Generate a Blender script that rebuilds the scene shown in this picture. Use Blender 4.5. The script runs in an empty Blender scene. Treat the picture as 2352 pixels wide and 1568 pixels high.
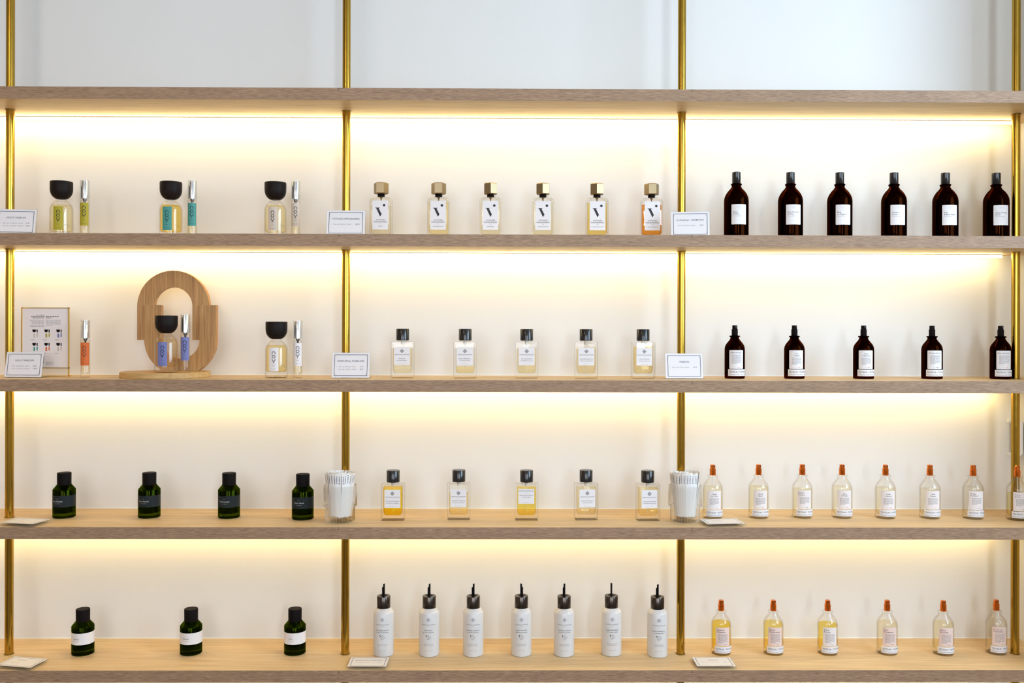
import bpy, bmesh, math, random
from mathutils import Vector, Matrix
random.seed(7)
sc = bpy.context.scene
PI = math.pi

# ------------------------------------------------------------------ camera
F = 2150.0            # focal length in pixels of the 2352 px wide frame
D = 2.365             # camera distance to the front edge of the shelves
CZ = 1.45             # eye height
W = 0.247             # shelf depth (wall plane at y = W)
YAW, ROLL, HOR = 0.0083, 0.0024, 757.0
cam_d = bpy.data.cameras.new('camera'); cam = bpy.data.objects.new('camera', cam_d)
sc.collection.objects.link(cam); sc.camera = cam
cam_d.sensor_width = 36.0; cam_d.lens = 36.0 * F / 2352.0
cam_d.shift_y = -(784 - HOR) / 2352.0
cam_d.clip_start = 0.05
fw = Vector((math.sin(YAW), math.cos(YAW), 0))
r0 = Vector((math.cos(YAW), -math.sin(YAW), 0)); u0 = Vector((0, 0, 1))
RT = r0 * math.cos(ROLL) + u0 * math.sin(ROLL)
UP = u0 * math.cos(ROLL) - r0 * math.sin(ROLL)
CP = Vector((0.0, -D, CZ))
cam.matrix_world = Matrix(((RT.x, UP.x, -fw.x, CP.x), (RT.y, UP.y, -fw.y, CP.y), (RT.z, UP.z, -fw.z, CP.z), (0, 0, 0, 1)))

def at(u, v, y=None, z=None):
    d = fw + RT * ((u - 1176) / F) + UP * ((HOR - v) / F)
    t = (y - CP.y) / d.y if y is not None else (z - CP.z) / d.z
    return CP + d * t

# ------------------------------------------------------------------ light
sc.view_settings.view_transform = 'Standard'; sc.view_settings.look = 'None'
sc.view_settings.exposure = 0.0; sc.view_settings.gamma = 1.0
sc.view_settings.use_curve_mapping = False
wd = bpy.data.worlds.new('world'); sc.world = wd; wd.use_nodes = True
wd.node_tree.nodes['Background'].inputs[0].default_value = (0.55, 0.68, 0.9, 1)
wd.node_tree.nodes['Background'].inputs[1].default_value = 0.5
cy = sc.cycles
cy.max_bounces = 14; cy.transmission_bounces = 12; cy.glossy_bounces = 6; cy.diffuse_bounces = 5
cy.transparent_max_bounces = 24; cy.sample_clamp_indirect = 4.0
cy.use_denoising = True; cy.use_adaptive_sampling = True; cy.adaptive_threshold = 0.02

def area(name, loc, aim, sx, sy, power, col):
    l = bpy.data.lights.new(name, 'AREA'); l.shape = 'RECTANGLE'; l.size = sx; l.size_y = sy
    l.energy = power; l.color = col
    o = bpy.data.objects.new(name, l); sc.collection.objects.link(o); o.location = loc
    o.rotation_euler = (Vector(aim) - Vector(loc)).to_track_quat('-Z', 'Y').to_euler()
    return o
area('daylight_side_window', (2.33, -1.75, 2.15), (-1, -1.75, 1.95), 2.0, 1.4, 86, (0.60, 0.79, 1.0))
area('daylight_shop_front', (1.3, -4.85, 2.05), (1.3, 0, 1.9), 0.5, 1.5, 50, (0.74, 0.87, 1.0))
area('rear_soft_fill', (-0.9, -4.85, 2.05), (-0.9, 0, 1.9), 2.2, 1.5, 50, (0.90, 0.92, 1.0))  # added soft fill behind the camera to brighten the upper wall, not a door
LED_COL = (1.0, 0.76, 0.34); LED_STR = 36.0
for k, (x, y) in enumerate([(-1.55, -2.2), (-1.4, -2.5), (-1.75, -2.6), (-1.3, -2.9), (-1.6, -3.0)]):
    l = bpy.data.lights.new('ceiling_spot', 'POINT'); l.shadow_soft_size = 0.03; l.energy = 3.0; l.color = (1, 0.72, 0.45)
    o = bpy.data.objects.new('ceiling_spot', l); sc.collection.objects.link(o); o.location = (x, y, 2.85)

# ------------------------------------------------------------------ materials
def mat(name, col, rough=0.5, metal=0.0, spec=0.5, **kw):
    m = bpy.data.materials.new(name); m.use_nodes = True
    b = m.node_tree.nodes['Principled BSDF']
    b.inputs['Base Color'].default_value = (*col, 1); b.inputs['Roughness'].default_value = rough
    b.inputs['Metallic'].default_value = metal; b.inputs['Specular IOR Level'].default_value = spec
    for k, v in kw.items(): b.inputs[k.replace('_', ' ')].default_value = v
    return m

def grain(name, base, dark, light, sx, syz, rough=0.5, contrast=(0.35, 0.65), broad=0.4, axis='X'):
    m = mat(name, base, rough); nt = m.node_tree; N = nt.nodes; L = nt.links
    b = N['Principled BSDF']
    g = N.new('ShaderNodeNewGeometry'); mp = N.new('ShaderNodeMapping'); mp.vector_type = 'POINT'
    s = (sx, syz, syz) if axis == 'X' else (syz, syz, sx)
    mp.inputs['Scale'].default_value = s
    L.new(g.outputs['Position'], mp.inputs['Vector'])
    n1 = N.new('ShaderNodeTexNoise'); n1.inputs['Scale'].default_value = 1.0; n1.inputs['Detail'].default_value = 4.0
    n1.inputs['Roughness'].default_value = 0.6; n1.inputs['Distortion'].default_value = 0.4
    L.new(mp.outputs[0], n1.inputs['Vector'])
    cr = N.new('ShaderNodeValToRGB'); cr.color_ramp.elements[0].position = contrast[0]; cr.color_ramp.elements[1].position = contrast[1]
    cr.color_ramp.elements[0].color = (*dark, 1); cr.color_ramp.elements[1].color = (*light, 1)
    L.new(n1.outputs['Fac'], cr.inputs[0])
    mp2 = N.new('ShaderNodeMapping'); mp2.inputs['Scale'].default_value = tuple(q * 0.16 for q in s)
    L.new(g.outputs['Position'], mp2.inputs['Vector'])
    n2 = N.new('ShaderNodeTexNoise'); n2.inputs['Scale'].default_value = 1.0; n2.inputs['Detail'].default_value = 2.0
    L.new(mp2.outputs[0], n2.inputs['Vector'])
    mx = N.new('ShaderNodeMix'); mx.data_type = 'RGBA'; mx.blend_type = 'MULTIPLY'; mx.inputs[0].default_value = broad
    L.new(cr.outputs[0], mx.inputs[6])
    cr2 = N.new('ShaderNodeValToRGB'); cr2.color_ramp.elements[0].position = 0.35; cr2.color_ramp.elements[1].position = 0.65
    cr2.color_ramp.elements[0].color = (0.72, 0.68, 0.62, 1); cr2.color_ramp.elements[1].color = (1.1, 1.08, 1.05, 1)
    L.new(n2.outputs['Fac'], cr2.inputs[0]); L.new(cr2.outputs[0], mx.inputs[7])
    L.new(mx.outputs[2], b.inputs['Base Color'])
    bp = N.new('ShaderNodeBump'); bp.inputs['Strength'].default_value = 0.15; bp.inputs['Distance'].default_value = 0.0005
    L.new(n1.outputs['Fac'], bp.inputs['Height']); L.new(bp.outputs[0], b.inputs['Normal'])
    return m

def plaster(name, col, scale=140, strength=0.08):
    m = mat(name, col, 0.75, spec=0.25); nt = m.node_tree; N = nt.nodes; L = nt.links
    g = N.new('ShaderNodeNewGeometry'); n = N.new('ShaderNodeTexNoise'); n.inputs['Scale'].default_value = scale
    n.inputs['Detail'].default_value = 5
    L.new(g.outputs['Position'], n.inputs['Vector'])
    bp = N.new('ShaderNodeBump'); bp.inputs['Strength'].default_value = strength; bp.inputs['Distance'].default_value = 0.002
    L.new(n.outputs['Fac'], bp.inputs['Height']); L.new(bp.outputs[0], N['Principled BSDF'].inputs['Normal'])
    return m

def glass(name, col, ior=1.5, rough=0.0, thin=0.0):
    m = bpy.data.materials.new(name); m.use_nodes = True; nt = m.node_tree
    nt.nodes.clear(); o = nt.nodes.new('ShaderNodeOutputMaterial'); g = nt.nodes.new('ShaderNodeBsdfGlass')
    g.inputs['Color'].default_value = (*col, 1); g.inputs['IOR'].default_value = ior; g.inputs['Roughness'].default_value = rough
    if thin:
        t = nt.nodes.new('ShaderNodeBsdfTransparent'); t.inputs[0].default_value = (*[c ** 0.6 for c in col], 1)
        x = nt.nodes.new('ShaderNodeMixShader'); x.inputs[0].default_value = thin
        nt.links.new(g.outputs[0], x.inputs[1]); nt.links.new(t.outputs[0], x.inputs[2]); nt.links.new(x.outputs[0], o.inputs[0])
    else: nt.links.new(g.outputs[0], o.inputs[0])
    return m

def clear(name, col, edge, power=2.5, refl=0.9, base=0.04):
    """thin clear glass or liquid: tinted see-through with a Fresnel-like gloss that grows towards grazing angles"""
    m = bpy.data.materials.new(name); m.use_nodes = True; nt = m.node_tree; N = nt.nodes; L = nt.links
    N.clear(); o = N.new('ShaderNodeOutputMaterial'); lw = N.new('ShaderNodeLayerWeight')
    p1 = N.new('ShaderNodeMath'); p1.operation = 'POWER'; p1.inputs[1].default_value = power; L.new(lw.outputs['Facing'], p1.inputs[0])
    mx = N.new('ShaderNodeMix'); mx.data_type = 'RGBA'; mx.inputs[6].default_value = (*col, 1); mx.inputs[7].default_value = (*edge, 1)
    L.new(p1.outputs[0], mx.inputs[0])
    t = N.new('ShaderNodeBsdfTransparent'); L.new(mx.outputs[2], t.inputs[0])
    p2 = N.new('ShaderNodeMath'); p2.operation = 'POWER'; p2.inputs[1].default_value = 5.0; L.new(lw.outputs['Facing'], p2.inputs[0])
    ma = N.new('ShaderNodeMath'); ma.operation = 'MULTIPLY_ADD'; ma.inputs[1].default_value = refl; ma.inputs[2].default_value = base
    L.new(p2.outputs[0], ma.inputs[0])
    g = N.new('ShaderNodeBsdfGlossy'); g.inputs['Roughness'].default_value = 0.0; g.inputs['Color'].default_value = (1, 1, 1, 1)
    x = N.new('ShaderNodeMixShader'); L.new(ma.outputs[0], x.inputs[0]); L.new(t.outputs[0], x.inputs[1]); L.new(g.outputs[0], x.inputs[2])
    L.new(x.outputs[0], o.inputs[0]); return m

def emis(name, col, s):
    m = bpy.data.materials.new(name); m.use_nodes = True; nt = m.node_tree
    nt.nodes.clear(); o = nt.nodes.new('ShaderNodeOutputMaterial'); e = nt.nodes.new('ShaderNodeEmission')
    e.inputs[0].default_value = (*col, 1); e.inputs[1].default_value = s
    nt.links.new(e.outputs[0], o.inputs[0]); return m

M = {}
M['wall'] = plaster('wall_paint', (0.79, 0.78, 0.74))
M['room'] = plaster('room_paint', (0.55, 0.48, 0.42))
M['ceil'] = plaster('ceiling_paint', (0.55, 0.52, 0.48))
M['floor'] = grain('floor_boards', (0.2, 0.12, 0.08), (0.10, 0.065, 0.04), (0.18, 0.12, 0.075), 3, 40)
M['edge'] = grain('oak_edge', (0.5, 0.36, 0.26), (0.22, 0.125, 0.068), (0.44, 0.285, 0.17), 45, 560, 0.55, (0.30, 0.66), 0.35)
M['oak'] = grain('oak_face', (0.7, 0.52, 0.33), (0.58, 0.405, 0.205), (0.74, 0.56, 0.32), 7, 110, 0.5, (0.3, 0.7), 0.35)
M['ash'] = grain('ash_wood', (0.55, 0.34, 0.17), (0.34, 0.165, 0.05), (0.56, 0.31, 0.11), 6, 210, 0.5, (0.3, 0.62), 0.3, 'Z')
M['ashx'] = grain('ash_plate', (0.6, 0.40, 0.2), (0.48, 0.28, 0.09), (0.66, 0.42, 0.16), 12, 160, 0.5, (0.3, 0.65), 0.3)
def brass():
    m = mat('brass', (0.46, 0.28, 0.04), 0.17, 1.0); N = m.node_tree.nodes; L = m.node_tree.links
    g = N.new('ShaderNodeNewGeometry'); n = N.new('ShaderNodeTexNoise'); n.inputs['Scale'].default_value = 60; n.inputs['Detail'].default_value = 6
    L.new(g.outputs['Position'], n.inputs['Vector'])
    r = N.new('ShaderNodeMapRange'); r.inputs['To Min'].default_value = 0.10; r.inputs['To Max'].default_value = 0.26
    L.new(n.outputs['Fac'], r.inputs['Value']); L.new(r.outputs[0], N['Principled BSDF'].inputs['Roughness'])
    return m
M['brass'] = brass()
M['washer'] = mat('dark_brass', (0.22, 0.14, 0.04), 0.4, 1.0)
M['gold'] = mat('gold_frame', (0.85, 0.62, 0.2), 0.22, 1.0)
M['led'] = emis('led_light', LED_COL, LED_STR)
M['ledback'] = mat('led_profile', (0.8, 0.75, 0.66), 0.5)
M['black'] = mat('black_gloss', (0.012, 0.011, 0.011), 0.16, coat=0) if False else mat('black_gloss', (0.012, 0.011, 0.011), 0.16)
M['matte'] = mat('black_matte', (0.007, 0.005, 0.005), 0.55, spec=0.06)
M['wcap'] = mat('dark_wood_cap', (0.012, 0.008, 0.007), 0.5, spec=0.12)
M['chrome'] = mat('chrome', (0.82, 0.84, 0.86), 0.12, 1.0)
M['gun'] = mat('gunmetal', (0.085, 0.070, 0.060), 0.2, 1.0)
M['copper'] = mat('copper_cap', (0.80, 0.20, 0.03), 0.26, 1.0)
M['nozzle'] = mat('nozzle_dark', (0.05, 0.05, 0.05), 0.4)
M['hex'] = mat('aged_bronze', (0.30, 0.23, 0.13), 0.38, 1.0)
M['white'] = mat('white_aluminium', (0.70, 0.675, 0.64), 0.25)
M['paper'] = mat('label_paper', (0.80, 0.77, 0.76), 0.6)
M['cream'] = mat('label_cream', (0.60, 0.52, 0.43), 0.6)
M['pink'] = mat('label_pink', (0.80, 0.62, 0.55), 0.6)
M['lilac'] = mat('label_pale', (0.82, 0.75, 0.72), 0.6)
M['olive'] = mat('label_olive', (0.40, 0.34, 0.012), 0.6)
M['teal'] = mat('label_teal', (0.05, 0.29, 0.26), 0.6)
M['orange'] = mat('label_orange', (0.66, 0.14, 0.02), 0.6)
M['violet'] = mat('label_violet', (0.17, 0.19, 0.42), 0.6)
M['slate'] = mat('label_slate', (0.016, 0.022, 0.024), 0.5, spec=0.12)
M['ink'] = mat('ink_black', (0.015, 0.013, 0.015), 0.6)
M['navy'] = mat('ink_navy', (0.03, 0.04, 0.075), 0.6)
M['grey'] = mat('ink_grey', (0.30, 0.29, 0.29), 0.6)
M['lgrey'] = mat('ink_light', (0.52, 0.50, 0.50), 0.6)
M['red'] = mat('ink_red', (0.62, 0.13, 0.05), 0.6)
M['tan'] = mat('ink_tan', (0.62, 0.56, 0.48), 0.6)
M['silver'] = mat('ink_silver', (0.55, 0.58, 0.56), 0.5)
M['strip'] = mat('blotter_paper', (0.86, 0.84, 0.80), 0.7)
M['plastic'] = mat('white_plastic', (0.85, 0.84, 0.80), 0.4)
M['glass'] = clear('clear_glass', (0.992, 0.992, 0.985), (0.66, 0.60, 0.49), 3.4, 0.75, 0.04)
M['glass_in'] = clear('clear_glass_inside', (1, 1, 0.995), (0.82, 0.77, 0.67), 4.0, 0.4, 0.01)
M['tglass'] = glass('tumbler_glass', (0.995, 0.99, 0.98), 1.45, thin=0.55)
M['acryl'] = clear('acrylic', (0.98, 0.985, 0.985), (0.75, 0.78, 0.78), 2.5, 0.7, 0.04)
M['amber'] = glass('amber_glass', (0.17, 0.038, 0.009), 1.5)
M['green'] = glass('green_glass', (0.19, 0.27, 0.02), 1.5, thin=0.2)
M['dip'] = mat('dip_tube', (0.8, 0.78, 0.72), 0.4)
LQ = {}
def liquid(c):
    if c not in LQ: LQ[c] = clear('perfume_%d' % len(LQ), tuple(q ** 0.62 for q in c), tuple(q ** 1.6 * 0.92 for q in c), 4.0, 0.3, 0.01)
    return LQ[c]

# ------------------------------------------------------------------ mesh helpers
def circ(r, z, n=32, cx=0, cy=0): return [(cx + r * math.cos(2 * PI * k / n + PI / 4), cy + r * math.sin(2 * PI * k / n + PI / 4), z) for k in range(n)]
def rrect(hw, hd, z, rad, n=32):
    q = n // 4; out = []
    for c, (sx, sy) in enumerate([(1, 1), (-1, 1), (-1, -1), (1, -1)]):
        for k in range(q):
            a = (c + (k / (q - 1))) * PI / 2
            out.append((sx * (hw - rad) + rad * math.cos(a), sy * (hd - rad) + rad * math.sin(a), z))
    return out
def octo(hw, hd, z, ch, n=32):
    pts = [(hw, hd - ch), (hw - ch, hd), (-hw + ch, hd), (-hw, hd - ch), (-hw, -hd + ch), (-hw + ch, -hd), (hw - ch, -hd), (hw, -hd + ch)]
    per = n // 8; out = []
    for i in range(8):
        a, b = pts[i], pts[(i + 1) % 8]
        for k in range(per): t = k / per; out.append((a[0] + (b[0] - a[0]) * t, a[1] + (b[1] - a[1]) * t, z))
    return out

class B:
    def __init__(s): s.v = []; s.f = []; s.m = []
    def loft(s, rings, mi=0, cap0=True, cap1=True):
        o = len(s.v); n = len(rings[0])
        for r in rings: s.v += r
        for i in range(len(rings) - 1):
            a = o + i * n; b = a + n
            for k in range(n): s.f.append((a + k, a + (k + 1) % n, b + (k + 1) % n, b + k)); s.m.append(mi)
        if cap0: s.f.append(tuple(o + k for k in range(n))[::-1]); s.m.append(mi)
        if cap1: e = o + (len(rings) - 1) * n; s.f.append(tuple(e + k for k in range(n))); s.m.append(mi)
        return s
    def lathe(s, prof, mi=0, n=32): return s.loft([circ(max(r, 1e-5), z, n) for r, z in prof], mi)
    def box(s, x0, x1, y0, y1, z0, z1, mi=0):
        o = len(s.v); s.v += [(x, y, z) for z in (z0, z1) for y in (y0, y1) for x in (x0, x1)]
        for f in ((0, 2, 3, 1), (4, 5, 7, 6), (0, 1, 5, 4), (2, 6, 7, 3), (0, 4, 6, 2), (1, 3, 7, 5)):
            s.f.append(tuple(o + k for k in f)); s.m.append(mi)
        return s
    def prism(s, pts, y0, y1, mi=0):     # 2D outline (x, z) counter-clockwise seen from the front, extruded in y
        o = len(s.v); n = len(pts)
        s.v += [(x, y0, z) for x, z in pts] + [(x, y1, z) for x, z in pts]
        s.f.append(tuple(range(o, o + n))); s.m.append(mi); s.f.append(tuple(range(o + 2 * n - 1, o + n - 1, -1))); s.m.append(mi)
        for k in range(n): s.f.append((o + k, o + n + k, o + n + (k + 1) % n, o + (k + 1) % n)); s.m.append(mi)
        return s
    def mesh(s, name, mats, recalc=True, ang=38):
        me = bpy.data.meshes.new(name); me.from_pydata(s.v, [], s.f)
        for m in mats: me.materials.append(m)
        me.polygons.foreach_set('material_index', s.m)
        bm = bmesh.new(); bm.from_mesh(me)
        if recalc: bmesh.ops.recalc_face_normals(bm, faces=bm.faces)
        for f in bm.faces: f.smooth = True
        for e in bm.edges:
            if len(e.link_faces) != 2 or e.calc_face_angle(0) > math.radians(ang): e.smooth = False
        bm.to_mesh(me); bm.free(); return me

def inner(b, n, k):
    for i in range(len(b.m)):
        if (k - 1) * n <= i < len(b.m) - 2 or i == len(b.m) - 1: b.m[i] = 1
    return b

def obj(name, me, parent=None, loc=(0, 0, 0), rz=0, rx=0, **tags):
    o = bpy.data.objects.new(name, me); sc.collection.objects.link(o)
    o.location = loc; o.rotation_euler = (rx, 0, rz)
    if parent: o.parent = parent
    for k, v in tags.items(): o[k] = v
    return o
def thing(name, label, cat, loc, rz=0, group=None):
    o = obj(name, None, None, loc, rz, label=label, category=cat)
    if group: o['group'] = group
    return o
MC = {}
def cached(key, fn):
    if key not in MC: MC[key] = fn()
    return MC[key]

# ------------------------------------------------------------------ printed labels
TC = {}
def glyphs(s, bold, shear):
    k = (s, bold, shear)
    if k not in TC:
        c = bpy.data.curves.new('t', 'FONT'); c.body = s; c.resolution_u = 2;  c.shear = shear
        o = bpy.data.objects.new('t', c); sc.collection.objects.link(o)
        dg = bpy.context.evaluated_depsgraph_get(); me = bpy.data.meshes.new_from_object(o.evaluated_get(dg))
        vs = [(v.co.x, v.co.y) for v in me.vertices]; fs = [tuple(p.vertices) for p in me.polygons]
        bpy.data.objects.remove(o); bpy.data.curves.remove(c); bpy.data.meshes.remove(me)
        TC[k] = (vs, fs)
    return TC[k]

class Decal:
    """flat artwork in (x, z); wrapped on a cylinder of radius R when built"""
    def __init__(s, mats): s.v = []; s.f = []; s.m = []; s.mats = mats
    def rect(s, x0, x1, z0, z1, mi=0, lift=0.0, nx=1, rad=0.0):
        if rad > 0:
            pts = []
            for cx_, cz_, a0 in ((x1 - rad, z1 - rad, 0), (x0 + rad, z1 - rad, PI / 2), (x0 + rad, z0 + rad, PI), (x1 - rad, z0 + rad, 1.5 * PI)):
                pts += [(cx_ + rad * math.cos(a0 + q * PI / 6), cz_ + rad * math.sin(a0 + q * PI / 6)) for q in range(4)]
            xs = sorted({round(p[0], 7) for p in pts} | {x0 + (x1 - x0) * k / nx for k in range(nx + 1)})
            def lim(x):
                zz = []
                for i in range(len(pts)):
                    a, b = pts[i], pts[(i + 1) % len(pts)]
                    if abs(a[0] - b[0]) < 1e-9:
                        if abs(a[0] - x) < 1e-7: zz += [a[1], b[1]]
                    elif min(a[0], b[0]) - 1e-9 <= x <= max(a[0], b[0]) + 1e-9: zz.append(a[1] + (b[1] - a[1]) * (x - a[0]) / (b[0] - a[0]))
                return min(zz), max(zz)
            o = len(s.v)
            for x in xs:
                lo, hi = lim(x); s.v += [(x, lo, lift), (x, hi, lift)]
            for k in range(len(xs) - 1): s.f.append((o + 2 * k, o + 2 * k + 2, o + 2 * k + 3, o + 2 * k + 1)); s.m.append(mi)
            return s
        o = len(s.v)
        for k in range(nx + 1): x = x0 + (x1 - x0) * k / nx; s.v += [(x, z0, lift), (x, z1, lift)]
        for k in range(nx): s.f.append((o + 2 * k, o + 2 * k + 2, o + 2 * k + 3, o + 2 * k + 1)); s.m.append(mi)
        return s
    def poly(s, pts, mi, lift=0.0002):
        o = len(s.v); s.v += [(x, z, lift) for x, z in pts]; s.f.append(tuple(range(o, o + len(pts)))); s.m.append(mi); return s
    def diamond(s, cx, cz, r, mi, n=8):
        for k in range(n):
            a, b = -r + 2 * r * k / n, -r + 2 * r * (k + 1) / n; ha, hb = r - abs(a), r - abs(b)
            pts = [(cx + a, cz - ha), (cx + b, cz - hb), (cx + b, cz + hb), (cx + a, cz + ha)]
            if ha < 1e-7: pts = pts[:3]
            if hb < 1e-7: pts = [pts[0], pts[1], pts[3]]
            s.poly(pts, mi)
    def arc(s, cx, cz, r0, r1, a0, a1, mi, n=10, lift=0.0002):
        for k in range(n):
            a, b = a0 + (a1 - a0) * k / n, a0 + (a1 - a0) * (k + 1) / n
            s.poly([(cx + r0 * math.cos(a), cz + r0 * math.sin(a)), (cx + r1 * math.cos(a), cz + r1 * math.sin(a)),
                    (cx + r1 * math.cos(b), cz + r1 * math.sin(b)), (cx + r0 * math.cos(b), cz + r0 * math.sin(b))], mi, lift)
    def frame(s, x0, x1, z0, z1, t, mi, lift=0.0002):
        s.rect(x0, x1, z0, z0 + t, mi, lift); s.rect(x0, x1, z1 - t, z1, mi, lift)
        s.rect(x0, x0 + t, z0, z1, mi, lift); s.rect(x1 - t, x1, z0, z1, mi, lift)
    def text(s, t, x, z, h, mi, al='c', bold=0.0, shear=0.0, width=None, lift=0.0002):
        vs, fs = glyphs(t, bold, shear)
        k = h / 0.70; xs = [p[0] for p in vs]
        a, b = min(xs), max(xs); kx = k if width is None else width / (b - a)
        off = {'c': -(a + b) / 2, 'l': -a, 'r': -b}[al]
        o = len(s.v); s.v += [(x + (p[0] + off) * kx, z + p[1] * k, lift) for p in vs]
        s.f += [tuple(o + q for q in f) for f in fs]; s.m += [mi] * len(fs); return s
    def para(s, x0, x1, z1, n, pitch, th, mi, seed=1, al='l'):
        """tiny print: lines of word-length strokes too small to read"""
        rnd = random.Random(seed)
        for i in range(n):
            z = z1 - i * pitch; end = x1 if i < n - 1 else x0 + (x1 - x0) * 0.55
            if al == 'r': x, e2 = x0 + (x1 - x0) * rnd.uniform(0, 0.2), x1
            else: x, e2 = x0, end - (x1 - x0) * rnd.uniform(0, 0.1)
            while x < e2 - 1e-6:
                w = min(rnd.uniform(0.10, 0.26) * (x1 - x0), e2 - x); s.rect(x, x + w, z - th, z, mi, 0.0002); x += w + 0.035 * (x1 - x0)
    def build(s, name, parent, R=None, ang=0.0, y=0.0, x=0.0, z=0.0, base=0.00012, **tags):
        vv = []
        for a, b, l in s.v:
            if R:
                ph = (a + x) / R + ang; rr = R + base + l; vv.append((rr * math.sin(ph), -rr * math.cos(ph), b + z))
            else: vv.append((a + x, y - base - l, b + z))
        me = bpy.data.meshes.new(name); me.from_pydata(vv, [], s.f)
        for m in s.mats: me.materials.append(m)
        me.polygons.foreach_set('material_index', s.m); me.update()
        return obj(name, me, parent, **tags)

# ------------------------------------------------------------------ the room
def struct(name, b, mats):
    return obj(name, b.mesh(name, mats), kind='structure')
XR = at(2341, 757, y=W).x           # right wall plane
struct('floor', B().box(-3.4, 2.6, -5.1, 0.4, -0.05, 0), [M['floor']])
struct('ceiling', B().box(-3.4, 2.6, -5.1, 0.4, 3.0, 3.05), [M['ceil']])
struct('wall_back', B().box(-3.4, XR + 0.1, W, W + 0.12, 0, 3.0), [M['wall']])
struct('wall_right', B().box(XR, XR + 0.1, -0.10, W, 0, 3.0).box(XR + 0.1, 2.6, -0.10, W, 0, 3.0), [M['wall']])
struct('wall_left', B().box(-3.4, -3.3, -5.1, 0.4, 0, 3.0), [M['room']])
struct('wall_side', B().box(2.4, 2.5, -0.7, -0.1, 0, 3.0).box(2.4, 2.5, -5.1, -2.8, 0, 3.0).box(2.4, 2.5, -2.8, -0.7, 0, 1.4).box(2.4, 2.5, -2.8, -0.7, 2.9, 3.0), [M['room']])
struct('wall_front', B().box(-3.4, -2.0, -5.1, -5.0, 0, 3.0).box(0.2, 1.0, -5.1, -5.0, 0, 3.0).box(-2.0, 0.2, -5.1, -5.0, 0, 1.25).box(-2.0, 0.2, -5.1, -5.0, 2.85, 3.0).box(1.6, 2.5, -5.1, -5.0, 0, 3.0).box(1.0, 1.6, -5.1, -5.0, 0, 1.25).box(1.0, 1.6, -5.1, -5.0, 2.85, 3.0), [M['room']])

# ------------------------------------------------------------------ shelves, lights, poles
TH = 0.0302
SV = [203.4, 538.3, 873.2, 1211.0, 1539.3]
SZ = [at(1176, v, y=0).z for v in SV]
ORD = ['topmost', 'second', 'third', 'fourth', 'lowest']
DET = ['with nothing on it', 'carrying the tall amber bottles', 'carrying the wooden arch display', 'carrying two glass tumblers', 'carrying the white refill bottles']
def shelf(i):
    z = SZ[i]
    t = thing('shelf', '%s of the five long oak shelves, %s' % (ORD[i], DET[i]), 'shelf', (0, 0, z - TH), group='long oak wall shelves')
    b = B(); b.box(-3.2, XR - 0.001, 0.0012, W, 0, TH, 0)
    obj('board', b.mesh('board', [M['oak']]), t)
    b = B(); b.box(-3.2, XR - 0.001, 0, 0.0012, 0, TH, 0)
    obj('edge_band', b.mesh('edge_band', [M['edge']]), t)
    for u in (778, 1590):
        x = at(u, SV[i], y=0).x
        b = B(); b.box(x - 0.0006, x + 0.0006, -0.0002, 0.0002, TH - 0.0075, TH - 0.0003)
        obj('joint_mark', b.mesh('joint_mark', [M['nozzle']]), t)
    xe = at([2326, 2300, 2300, 2300, 2300][i], 757, y=0.205).x
    s = thing('led_strip', 'glowing warm LED strip under the %s oak shelf' % ORD[i], 'light strip', (0, 0.205, z - TH), group='LED strips under the shelves')
    b = B(); b.box(-3.1, xe, -0.0065, 0.026, -0.0022, 0)
    obj('profile', b.mesh('profile', [M['ledback']]), s)
    b = B(); b.box(-3.1, xe, -0.003, 0.003, -0.0087, -0.0022)
    obj('light_band', b.mesh('light_band', [M['led']]), s)
    b = B(); b.box(-3.2, XR - 0.001, W - 0.0022, W, 0, 0.0022)
    o = obj('trim_%d' % (i + 1), b.mesh('bead', [M['plastic']]), None, (0, 0, z), kind='structure')
for i in range(5): shelf(i)

PY = 0.123; PR = 0.0107
PX = [(at(u0_, 0, y=PY).x + at(u1_, 1500, y=PY).x) / 2 for u0_, u1_ in ((25, 20), (795.5, 793.6), (1566.6, 1563), (2334, 2331.5))]
PN = ['leftmost of the four brass poles, behind the leftmost price signs', 'brass pole rising behind the left glass tumbler',
      'brass pole rising behind the right glass tumbler', 'rightmost of the four brass poles, in the right corner']
for x, lab in zip(PX, PN):
    t = thing('brass_pole', lab, 'pole', (x, PY, 0), group='vertical brass shelf poles')
    b = B(); b.lathe([(PR, 0.0), (PR, 2.99)], n=40); obj('tube', b.mesh('tube', [M['brass']]), t)
    def wm():
        b = B(); b.lathe([(PR + 0.0006, -0.0005), (PR + 0.002, -0.0005), (PR + 0.002, 0.0011), (PR + 0.0006, 0.0016)], n=40); return b.mesh('washer', [M['washer']])
    for z in SZ:
        obj('washer', cached('washer', wm), t, (0, 0, z)); obj('washer', cached('washer', wm), t, (0, 0, z - TH - 0.0011))

# white wall fitting in the right corner
p = at(2331, 1004, y=0.235)
t = thing('wall_fitting', 'white plastic fitting on the wall, half hidden behind the rightmost brass pole', 'wall fitting', (p.x + 0.002, 0.215, p.z))
b = B(); b.loft([rrect(0.0115, 0.049, -0.008, 0.008), rrect(0.0115, 0.049, 0.010, 0.008)])
b.v = [(x, z, y) for x, y, z in b.v]; b.v = [(x, y + 0.012, z) for x, y, z in b.v]
obj('cover', b.mesh('cover', [M['plastic']]), t)
for dz in (0.046, -0.046):
    b = B(); b.box(-0.0185, -0.010, 0.020, 0.032, dz - 0.005, dz + 0.005); obj('clip', b.mesh('clip', [M['plastic']]), t)

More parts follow.
